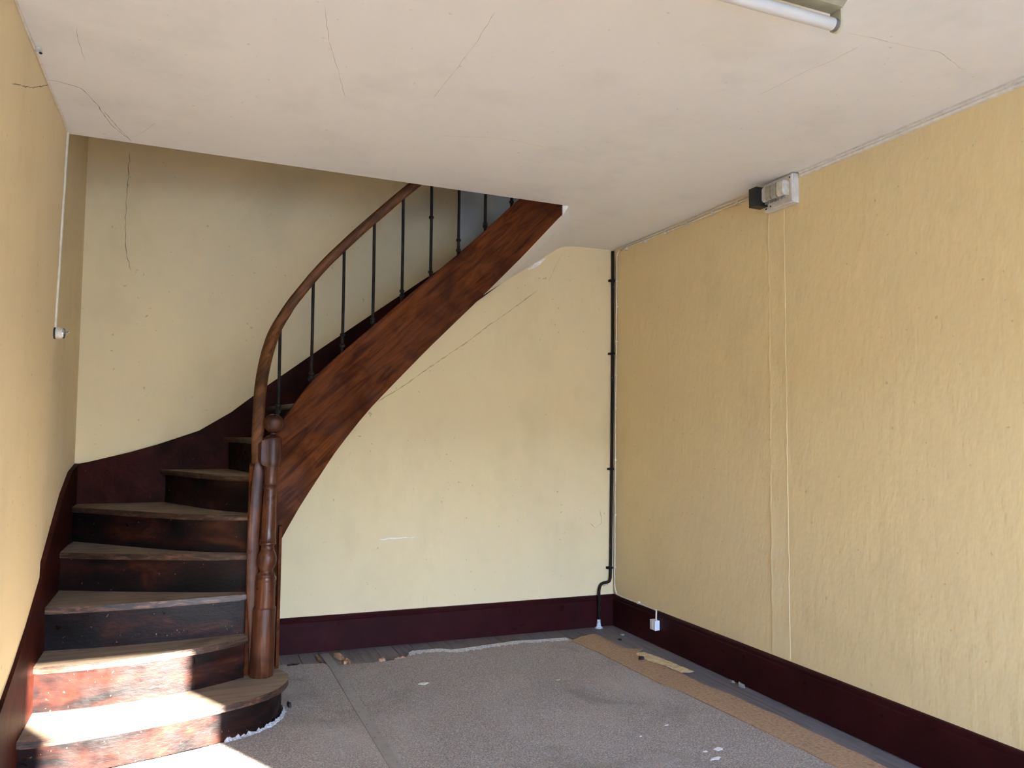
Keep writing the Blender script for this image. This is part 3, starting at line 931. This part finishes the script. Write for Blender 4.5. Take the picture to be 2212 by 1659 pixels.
# piece beside the stair: follows the curved first step
foot = [(p[0], p[1]) for p in shift(NOSE[1], 0.024)]
ring = [(0.812, YF + 0.02), (0.820, 4.70)] + rough_line([(0.820, 4.71), (0.794, 4.76), (0.637, 4.79), (0.53, 4.82), (0.505, 4.80)], 0.03, 0.006) + rough_line([(0.505, 4.6), (0.485, 4.2)], 0.04, 0.003) + rough_line(foot[::-1], 0.05, 0.002) + [(-0.572, 3.50), (-0.572, YF + 0.02)]
bm = bmesh.new()
slab(bm, ring, 0.0005, 0.012)
tag(mesh_obj('carpet', bm, 'carpet'), 'narrow piece of worn grey carpet between stair foot and metal strip', 'carpet', 'grey carpet pieces')
ring = rough_line([(0.852, 4.685), (0.95, 4.682), (1.053, 4.669), (1.193, 4.664), (1.284, 4.70), (1.318, 4.781), (1.35, 4.814), (1.529, 4.80), (1.585, 4.745), (1.733, 4.754), (2.043, 4.79), (2.196, 4.765), (2.327, 4.749), (2.42, 4.735)], 0.02, 0.005) + [(2.44, 4.40), (2.46, 4.0), (2.48, 3.6), (2.52, 3.0), (2.56, 2.5), (2.58, YF + 0.02), (0.850, YF + 0.02)]
bm = bmesh.new()
slab(bm, ring, 0.0005, 0.012)
carpet = tag(mesh_obj('carpet', bm, 'carpet'), 'large worn grey carpet with stains and ragged edge under the stair', 'carpet', 'grey carpet pieces')
back_edge = [(1.318, 4.775), (1.35, 4.812), (1.529, 4.80), (1.585, 4.747), (1.733, 4.754), (2.043, 4.79), (2.196, 4.765), (2.327, 4.749), (2.40, 4.738)]
bm = bmesh.new()
pr = None
for p in rough_line(back_edge, 0.012, 0.003):
    w = random.uniform(0.045, 0.085)
    cur = (bm.verts.new((p[0], p[1] + 0.004, 0.004)), bm.verts.new((p[0], p[1], 0.0145)), bm.verts.new((p[0] + random.uniform(-.004, .004), p[1] - w, 0.0128)))
    if pr:
        bm.faces.new((pr[0], cur[0], cur[1], pr[1])); bm.faces.new((pr[1], cur[1], cur[2], pr[2]))
    pr = cur
tag(mesh_obj('frayed_edge', bm, 'fray', carpet), 'pale frayed edge of the carpet')
# rim of pale fluff where the carpet meets the first riser
bm = bmesh.new()
pr = None
for p in rough_line([foot[i] for i in range(5, 11)], 0.012, 0.002):
    c0 = Vector((0.2, 4.25)); d = (Vector(p) - c0).normalized()
    cur = (bm.verts.new((p[0] + d.x * 0.004, p[1] + d.y * 0.004, 0.024 + random.uniform(-.008, .008))), bm.verts.new((p[0] + d.x * random.uniform(.012, .024), p[1] + d.y * random.uniform(.012, .024), 0.0125)))
    if pr:
        bm.faces.new((pr[0], cur[0], cur[1], pr[1]))
    pr = cur
tag(mesh_obj('carpet_fringe', bm, 'fluff_pale'), 'pale frayed carpet fringe against the rounded bottom step', 'fringe')
# metal joint strip between the pieces
strip = thing('carpet_strip', 'flat grey metal strip screwed over the carpet joint', 'floor strip', (0, 0, 0))
bm = bmesh.new()
prism(bm, [(0.812, YF + 0.02, 0.0123), (0.868, YF + 0.02, 0.0123), (0.862, 4.70, 0.0123), (0.858, 4.985, 0.0015), (0.802, 4.985, 0.0015), (0.808, 4.70, 0.0123)],
      [(0.813, YF + 0.02, 0.0155), (0.867, YF + 0.02, 0.0155), (0.861, 4.70, 0.0150), (0.857, 4.985, 0.0045), (0.803, 4.985, 0.0045), (0.809, 4.70, 0.0150)])
bmesh.ops.triangulate(bm, faces=[f for f in bm.faces if len(f.verts) > 4])
mesh_obj('strip_plate', bm, 'steel', strip)
for k in range(9):
    for sx in (0.822, 0.852):
        y = 4.55 - k * 0.17 + (0.05 if sx > 0.83 else 0)
        bm = bmesh.new()
        lathe_bm(bm, [(0.0035, 0.0), (0.0035, 0.0008), (0.002, 0.0016)], 8, (sx, y, 0.0153))
        mesh_obj('screw_head', bm, 'dark_cap', strip)
# brown underlay strip
Lb = [(2.395, 4.649), (2.429, 4.358), (2.442, 4.043), (2.457, 3.677), (2.491, 3.51), (2.516, 3.025), (2.532, 2.767), (2.539, 2.50), (2.56, YF + .05)]
Rb = [(2.519, 4.724), (2.639, 4.755), (2.631, 4.593), (2.623, 4.371), (2.735, 4.306), (2.660, 4.258), (2.640, 4.16), (2.650, 3.95), (2.668, 3.789), (2.668, 3.592), (2.688, 3.471), (2.707, 3.325), (2.723, 3.005), (2.726, 2.717), (2.731, 2.436), (2.735, YF + .05)]
bm = bmesh.new()
ring = rough_line(Rb, 0.03, 0.005) + rough_line(Lb, 0.05, 0.003)[::-1]
slab(bm, ring, 0.0125, 0.0165)
tag(mesh_obj('underlay_strip', bm, 'underlay'), 'long torn strip of brown underlay beside the right skirting board', 'underlay')
# torn yellow paper on it
bm = bmesh.new()
ring = rough_line([(2.655, 4.25), (2.700, 4.235), (2.735, 4.05), (2.752, 3.79), (2.672, 3.80), (2.660, 3.95), (2.628, 4.06), (2.622, 4.20), (2.655, 4.25)], 0.02, 0.005)[:-1]
slab(bm, ring, 0.0168, 0.0182)
tag(mesh_obj('torn_paper', bm, 'paper'), 'torn yellowed sheet stuck on the brown underlay strip', 'paper')

# ---------------------------------------------------------------- small debris
def scrap(name, x, y, z, sx, sy, h, mat, label, cat, rot=0.0, n=9, crumple=0.5, group=None):
    bm = bmesh.new()
    ring = []
    for k in range(n):
        a = 2 * math.pi * k / n
        r = random.uniform(0.6, 1.1)
        ring.append((r * sx * math.cos(a), r * sy * math.sin(a)))
    ca, sa = math.cos(rot), math.sin(rot)
    def T(p, zz): return (x + p[0] * ca - p[1] * sa, y + p[0] * sa + p[1] * ca, zz)
    lo = [bm.verts.new(T(p, z)) for p in ring]
    hi = [bm.verts.new(T((p[0] * 0.9, p[1] * 0.9), z + h * (0.4 + crumple * random.random()))) for p in ring]
    inn = [bm.verts.new(T((p[0] * 0.45, p[1] * 0.45), z + h * (1.0 - crumple * random.random()))) for p in ring]
    cen = bm.verts.new(T((0, 0), z + h * (0.6 + 0.4 * random.random())))
    for k in range(n):
        j = (k + 1) % n
        bm.faces.new((lo[k], lo[j], hi[j], hi[k])); bm.faces.new((hi[k], hi[j], inn[j], inn[k])); bm.faces.new((inn[k], inn[j], cen))
    bm.faces.new(lo[::-1])
    return tag(mesh_obj(name, bm, mat), label, cat, group)
CT = 0.0125
scrap('paper_scrap', 0.900, 4.870, 0.001, 0.028, 0.060, 0.022, 'crumpled', 'crumpled brown paper right beside the end of the metal strip', 'paper', 0.3, 11, 0.8)
scrap('paper_scrap', 0.930, 4.755, 0.001, 0.030, 0.045, 0.018, 'crumpled', 'smaller crumpled brown paper at the carpet edge by the strip', 'paper', -0.2, 11, 0.8)
scrap('paper_scrap', 0.782, 4.86, 0.001, 0.010, 0.085, 0.016, 'crumpled', 'narrow folded brown paper left of the metal strip end', 'paper', 0.12, 11, 0.8)
scrap('paper_scrap', 1.128, 4.700, 0.001, 0.030, 0.022, 0.028, 'crumpled', 'small curled tan paper bit standing on bare boards', 'paper', 0, 8, 0.6)
scrap('paper_scrap', 1.238, 4.695, 0.001, 0.050, 0.020, 0.020, 'crumpled', 'ragged tan paper bit at the carpet corner notch', 'paper', 0.2, 11, 0.7)
scrap('plaster_chip', 1.239, 4.175, CT, 0.034, 0.026, 0.006, 'porcelain', 'flat cream flake on the carpet right of the strip', 'flake', 0.2, 7, 0.2)
scrap('plaster_chip', 2.195, 2.850, CT, 0.026, 0.020, 0.002, 'white_plastic', 'largest white paint splash near the front of the carpet', 'flake', 0.6, 9, 0.3)
scrap('plaster_chip', 2.121, 2.774, CT, 0.034, 0.016, 0.002, 'white_plastic', 'oblong white paint splash nearest the camera', 'flake', 0.1, 9, 0.3)
scrap('plaster_chip', 2.127, 2.850, CT, 0.016, 0.009, 0.002, 'white_plastic', 'tiny white fleck left of the white paint splash', 'flake', 0.1, 7, 0.3)
scrap('plaster_chip', 1.956, 3.960, CT, 0.022, 0.006, 0.004, 'paper', 'thin yellowish sliver in the middle of the carpet', 'flake', 0.1, 7, 0.3)
scrap('plaster_chip', 1.954, 3.099, CT, 0.010, 0.006, 0.003, 'white_plastic', 'small white fleck on the carpet in front of the brown strip', 'flake', 0.4, 7, 0.3)
scrap('plaster_chip', 2.142, 3.168, CT, 0.014, 0.006, 0.003, 'white_plastic', 'small oblong white fleck close to the brown strip', 'flake', 0.1, 7, 0.3)
scrap('dust_fluff', 2.600, 4.115, 0.0168, 0.020, 0.016, 0.020, 'leaf', 'dark fluff ball on the brown underlay', 'fluff', 0, 9, 0.8)
scrap('dust_fluff', 2.868, 3.515, 0.001, 0.014, 0.026, 0.022, 'fluff', 'larger grey fluff ball against the right skirting board', 'fluff', 0, 9, 0.8)
scrap('dust_fluff', 2.872, 3.600, 0.001, 0.010, 0.030, 0.010, 'fluff', 'smaller grey fluff against the right skirting board', 'fluff', 0, 9, 0.8)
scrap('dust_fluff', 2.820, 4.700, 0.001, 0.022, 0.016, 0.008, 'fluff', 'grey dust lump in the room corner by the pipe', 'fluff', 0, 9, 0.8)
scrap('dust_fluff', 2.740, 4.600, 0.001, 0.016, 0.022, 0.006, 'leaf', 'dark dust lump at the top end of the underlay strip', 'fluff', 0, 9, 0.8)
scrap('dry_scrap', 0.512, 4.09, CT, 0.010, 0.030, 0.028, 'leaf', 'dark dry scrap on the carpet by the rounded step', 'scrap', 0.1, 9, 0.8)
scrap('dry_scrap', 0.62, 4.785, CT, 0.045, 0.010, 0.008, 'leaf', 'dark frayed threads at the carpet edge behind the stair foot', 'scrap', 0.1, 11, 0.8)

# ---------------------------------------------------------------- pipe in the back corner
pipe = thing('heating_pipe', 'thin dark flaking pipe running down the back corner into the floor', 'pipe')
P = [(2.889, yb(2.9) - 0.016, 2.755), (2.886, yb(2.89) - 0.017, 1.966), (2.878, yb(2.88) - 0.017, 1.143), (2.868, yb(2.87) - 0.017, 0.420), (2.864, yb(2.86) - 0.017, 0.345), (2.856, yb(2.85) - 0.018, 0.322), (2.838, yb(2.84) - 0.018, 0.315), (2.810, yb(2.81) - 0.018, 0.313), (2.785, yb(2.78) - 0.022, 0.300), (2.770, yb(2.77) - 0.028, 0.268), (2.765, yb(2.77) - 0.034, 0.22), (2.763, yb(2.76) - 0.034, 0.0)]
bm = bmesh.new()
tube_bm(bm, smooth_pts(P, 4), 0.0105, 12)
mesh_obj('pipe_run', bm, 'pipe', pipe, 50)
for x, z in ((2.889, 2.53), (2.886, 1.983), (2.878, 1.133), (2.868, 0.419)):
    bm = bmesh.new()
    y = yb(x)
    box(bm, x - 0.030, x + 0.012, y - 0.030, y - 0.001, z - 0.008, z + 0.008)
    bevel_all(bm, 0.004, 2)
    mesh_obj('pipe_clip', bm, 'pipe', pipe)
bm = bmesh.new()
lathe_bm(bm, [(0.030, 0.0), (0.026, 0.006), (0.016, 0.012), (0.013, 0.045), (0.012, 0.060)], 14, (2.763, yb(2.76) - 0.034, 0.0))
tag(mesh_obj('floor_seal', bm, 'filler', pipe, 40), 'white filler around the pipe foot')

# cables
cab = thing('corner_cable', 'cream cable clipped down the right side of the back corner', 'cable')
P = [(2.897, 4.840, 2.742), (2.897, 4.870, 2.735), (2.898, 4.893, 2.715), (2.899, 4.902, 2.66), (2.900, 4.912, 2.203), (2.900, 4.926, 1.518), (2.899, 4.941, 0.369), (2.897, 4.936, 0.285), (2.893, 4.910, 0.248), (2.890, 4.870, 0.234), (2.890, 4.600, 0.232), (2.890, 4.410, 0.232), (2.888, 4.385, 0.228), (2.882, 4.377, 0.205), (2.880, 4.374, 0.165)]
bm = bmesh.new()
tube_bm(bm, smooth_pts(P, 4), 0.0055, 8)
mesh_obj('cable_run', bm, 'cable_white', cab, 60)
for y, z in ((4.905, 2.52), (4.909, 2.33), (4.914, 2.07), (4.918, 1.82), (4.923, 1.58), (4.93, 1.2), (4.935, 0.8), (4.94, 0.42)):
    bm = bmesh.new()
    box(bm, 2.890, 2.9068, y - 0.009, y + 0.009, z - 0.005, z + 0.005)
    bevel_all(bm, 0.002, 1)
    mesh_obj('cable_clip', bm, 'cable_white', cab)
bm = bmesh.new()
box(bm, 2.884, 2.900, 4.600, 4.616, 0.2265, 0.242)
bevel_all(bm, 0.003, 1)
mesh_obj('cable_clip', bm, 'white_plastic', cab)
cab = thing('ceiling_cable', 'cream cable clipped along the top of the right wall', 'cable')
bm = bmesh.new()
P = [(2.894, 3.335, 2.735), (2.896, 3.53, 2.733), (2.897, 3.76, 2.735), (2.896, 4.03, 2.733), (2.897, 4.27, 2.736), (2.896, 4.52, 2.738), (2.897, 4.83, 2.742)]
tube_bm(bm, smooth_pts(P, 4), 0.0055, 8)
mesh_obj('cable_run', bm, 'cable_white', cab, 60)
bm = bmesh.new()
P2 = [(2.899, p[1], p[2] + 0.017) for p in P]
tube_bm(bm, smooth_pts(P2, 4), 0.0045, 8)
mesh_obj('cable_run', bm, 'white_board', cab, 60)
for y in (3.53, 3.764, 4.027, 4.269, 4.523, 4.769):
    bm = bmesh.new()
    box(bm, 2.888, 2.9068, y - 0.008, y + 0.008, 2.724, 2.742)
    bevel_all(bm, 0.003, 1)
    mesh_obj('cable_clip', bm, 'white_board', cab)

# telephone socket on the right skirting
sock = thing('wall_socket', 'small white box socket fixed to the right skirting board', 'socket', (0, 0, 0))
bm = bmesh.new()
box(bm, 2.852, 2.888, 4.345, 4.405, 0.110, 0.172)
bevel_all(bm, 0.004, 2)
mesh_obj('socket_case', bm, 'white_plastic', sock, 40)
bm = bmesh.new()
box(bm, 2.849, 2.8525, 4.372, 4.379, 0.120, 0.162)
bevel_all(bm, 0.001, 1)
mesh_obj('socket_slot', bm, 'porcelain', sock)

# ---------------------------------------------------------------- fuse board high on the right wall
fb = thing('fuse_board', 'old white fuse board with porcelain fuses under the ceiling on the right wall', 'fuse board', (0, 0, 0))
bm = bmesh.new()
box(bm, 2.872, 2.9065, 3.062, 3.285, 2.605, 2.760)
bevel_all(bm, 0.003, 2)
mesh_obj('back_board', bm, 'white_board', fb)
bm = bmesh.new()
box(bm, 2.862, 2.873, 3.066, 3.076, 2.610, 2.758)
box(bm, 2.862, 2.873, 3.076, 3.280, 2.607, 2.614)
mesh_obj('board_rim', bm, 'white_board', fb)
fy = [(3.252, 3.226), (3.221, 3.189), (3.184, 3.145), (3.139, 3.094)]
for k, (y1, y0) in enumerate(fy):
    bm = bmesh.new()
    pts = [(2.873, 2.650), (2.835, 2.650), (2.826, 2.660), (2.826, 2.718), (2.832, 2.728), (2.873, 2.728)]
    prism(bm, [(x, y0, z) for x, z in pts], [(x, y1, z) for x, z in pts])
    bevel_all(bm, 0.002, 1)
    fo = mesh_obj('fuse_carrier', bm, 'aged_porcelain' if k in (1, 2) else 'porcelain', fb, 40)
    for q in range(2):
        bm = bmesh.new()
        yy = y0 + (y1 - y0) * (0.28 + 0.44 * q)
        lathe_bm(bm, [(0.005, -0.014), (0.006, -0.010), (0.006, 0.0)], 8, (2.848, yy, 2.651))
        mesh_obj('terminal', bm, 'dark_cap', fo, 40)
for y, z in ((3.090, 2.745), (3.270, 2.622), (3.235, 2.628)):
    bm = bmesh.new()
    tube_bm(bm, [(2.8725, y, z), (2.8695, y, z)], 0.0045, 8)
    mesh_obj('screw_head', bm, 'bakelite', fb)
bm = bmesh.new()
box(bm, 2.795, 2.872, 3.258, 3.318, 2.632, 2.735)
bevel_all(bm, 0.010, 3)
mesh_obj('bakelite_cover', bm, 'bakelite', fb, 40)

# ---------------------------------------------------------------- fluorescent lamp on the ceiling
lamp = thing('fluorescent_lamp', 'unlit fluorescent tube lamp in an enamelled fitting on the ceiling', 'lamp', (0, 0, 0))
LX0, LX1 = 0.55, 1.80
bm = bmesh.new()
pts = [(1.630, 2.767), (1.640, 2.722), (1.652, 2.712), (1.722, 2.712), (1.734, 2.722), (1.744, 2.767)]
prism(bm, [(LX0, y, z) for y, z in pts], [(LX1, y, z) for y, z in pts])
bevel_all(bm, 0.004, 2)
mesh_obj('fitting_body', bm, 'lamp_metal', lamp, 30)
bm = bmesh.new()
prism(bm, [(LX0 + 0.02, y, z) for y, z in ((1.722, 2.7125), (1.660, 2.7125), (1.690, 2.690), (1.735, 2.690))], [(LX1 - 0.012, y, z) for y, z in ((1.722, 2.7125), (1.660, 2.7125), (1.690, 2.690), (1.735, 2.690))])
mesh_obj('reflector', bm, 'lamp_side', lamp)
bm = bmesh.new()
tube_bm(bm, [(LX0 + 0.030, 1.725, 2.652), (LX1 - 0.020, 1.725, 2.652)], 0.019, 24)
mesh_obj('tube', bm, 'tube', lamp, 40)
for xx, s in ((LX1, 1), (LX0, -1)):
    bm = bmesh.new()
    ring = [(1.704, 2.716), (1.701, 2.655), (1.706, 2.637), (1.718, 2.629), (1.734, 2.630), (1.746, 2.640), (1.748, 2.655), (1.742, 2.716)]
    a, b = (xx - 0.008 * s, xx + 0.003 * s)
    prism(bm, [(a, y, z) for y, z in ring], [(b, y, z) for y, z in ring])
    bevel_all(bm, 0.002, 1)
    mesh_obj('lamp_holder', bm, 'lamp_metal', lamp, 40)
    bm = bmesh.new()
    tube_bm(bm, [(xx - 0.021 * s, 1.725, 2.652), (xx - 0.007 * s, 1.725, 2.652)], 0.0192, 24)
    mesh_obj('end_cap', bm, 'dark_cap', lamp, 40)

# ---------------------------------------------------------------- light switch and its wire on the left wall
sw = thing('light_switch', 'old round toggle switch of cream porcelain on the left wall', 'light switch', (0, 0, 0))
SX, SY, SZ = lw_x(1.83), 3.972, 1.830
def lathe_x(prof, mat, name, parent, seg=24):
    bm = bmesh.new()
    rings = []
    for r, d in prof:
        rings.append([bm.verts.new((SX + d, SY + r * math.cos(2 * math.pi * k / seg), SZ + r * math.sin(2 * math.pi * k / seg))) for k in range(seg)])
    for p, q in zip(rings, rings[1:]):
        for k in range(seg):
            bm.faces.new((p[k], p[(k + 1) % seg], q[(k + 1) % seg], q[k]))
    bm.faces.new(rings[0][::-1]); bm.faces.new(rings[-1])
    return mesh_obj(name, bm, mat, parent, 40)
lathe_x([(0.027, 0.0005), (0.027, 0.008)], 'bakelite', 'base_disc', sw)
lathe_x([(0.0255, 0.007), (0.026, 0.012), (0.0255, 0.030), (0.024, 0.035)], 'porcelain', 'porcelain_body', sw)
lathe_x([(0.024, 0.034), (0.023, 0.040), (0.018, 0.045), (0.010, 0.047)], 'chrome', 'metal_cover', sw)
bm = bmesh.new()
tube_bm(bm, [(SX + 0.045, SY, SZ), (SX + 0.053, SY, SZ + 0.004), (SX + 0.056, SY, SZ + 0.006), (SX + 0.060, SY, SZ + 0.008)], 0.003, 10, True, [0.0022, 0.0025, 0.0045, 0.004])
mesh_obj('toggle', bm, 'chrome', sw, 40)
wire = thing('switch_wire', 'pair of cream wires running from ceiling down to the porcelain switch', 'wire', (0, 0, 0))
for off in (0.0, 0.011):
    bm = bmesh.new()
    P = []
    for k in range(15):
        z = 1.853 + (ZC - 1.853) * k / 14
        P.append((lw_x(z) + 0.0045, 3.966 + off + 0.0012 * math.sin(k * 1.9 + off * 90), z))
    tube_bm(bm, P, 0.0048, 8)
    mesh_obj('wire_strand', bm, 'cable_white', wire, 60)
# knob on the seam between left wall and ceiling
knob = thing('cable_knob', 'small porcelain cable knob at the seam of left wall and ceiling', 'cable knob', (0, 0, 0))
bm = bmesh.new()
lathe_bm(bm, [(0.009, 0.0), (0.012, -0.004), (0.012, -0.012), (0.007, -0.016), (0.009, -0.022), (0.004, -0.026)], 14, (-0.536, 3.137, ZC))
mesh_obj('knob_body', bm, 'porcelain', knob, 40)
bm = bmesh.new()
lathe_bm(bm, [(0.005, 0.0), (0.006, -0.003), (0.003, -0.006)], 10, (-0.528, 3.13, ZC - 0.020))
mesh_obj('knob_screw', bm, 'bakelite', knob, 40)
seam = thing('seam_cable', 'thin painted cable tucked along the seam of left wall and ceiling', 'cable', (0, 0, 0))
bm = bmesh.new()
P = [(-0.549 + 0.002 * math.sin(k * 2.3), YF + 0.02 + (3.97 - YF - 0.02) * k / 40, ZC - 0.006 + 0.002 * math.sin(k * 1.7)) for k in range(41)]
tube_bm(bm, P, 0.005, 8)
mesh_obj('cable_run', bm, 'cable_white', seam, 60)
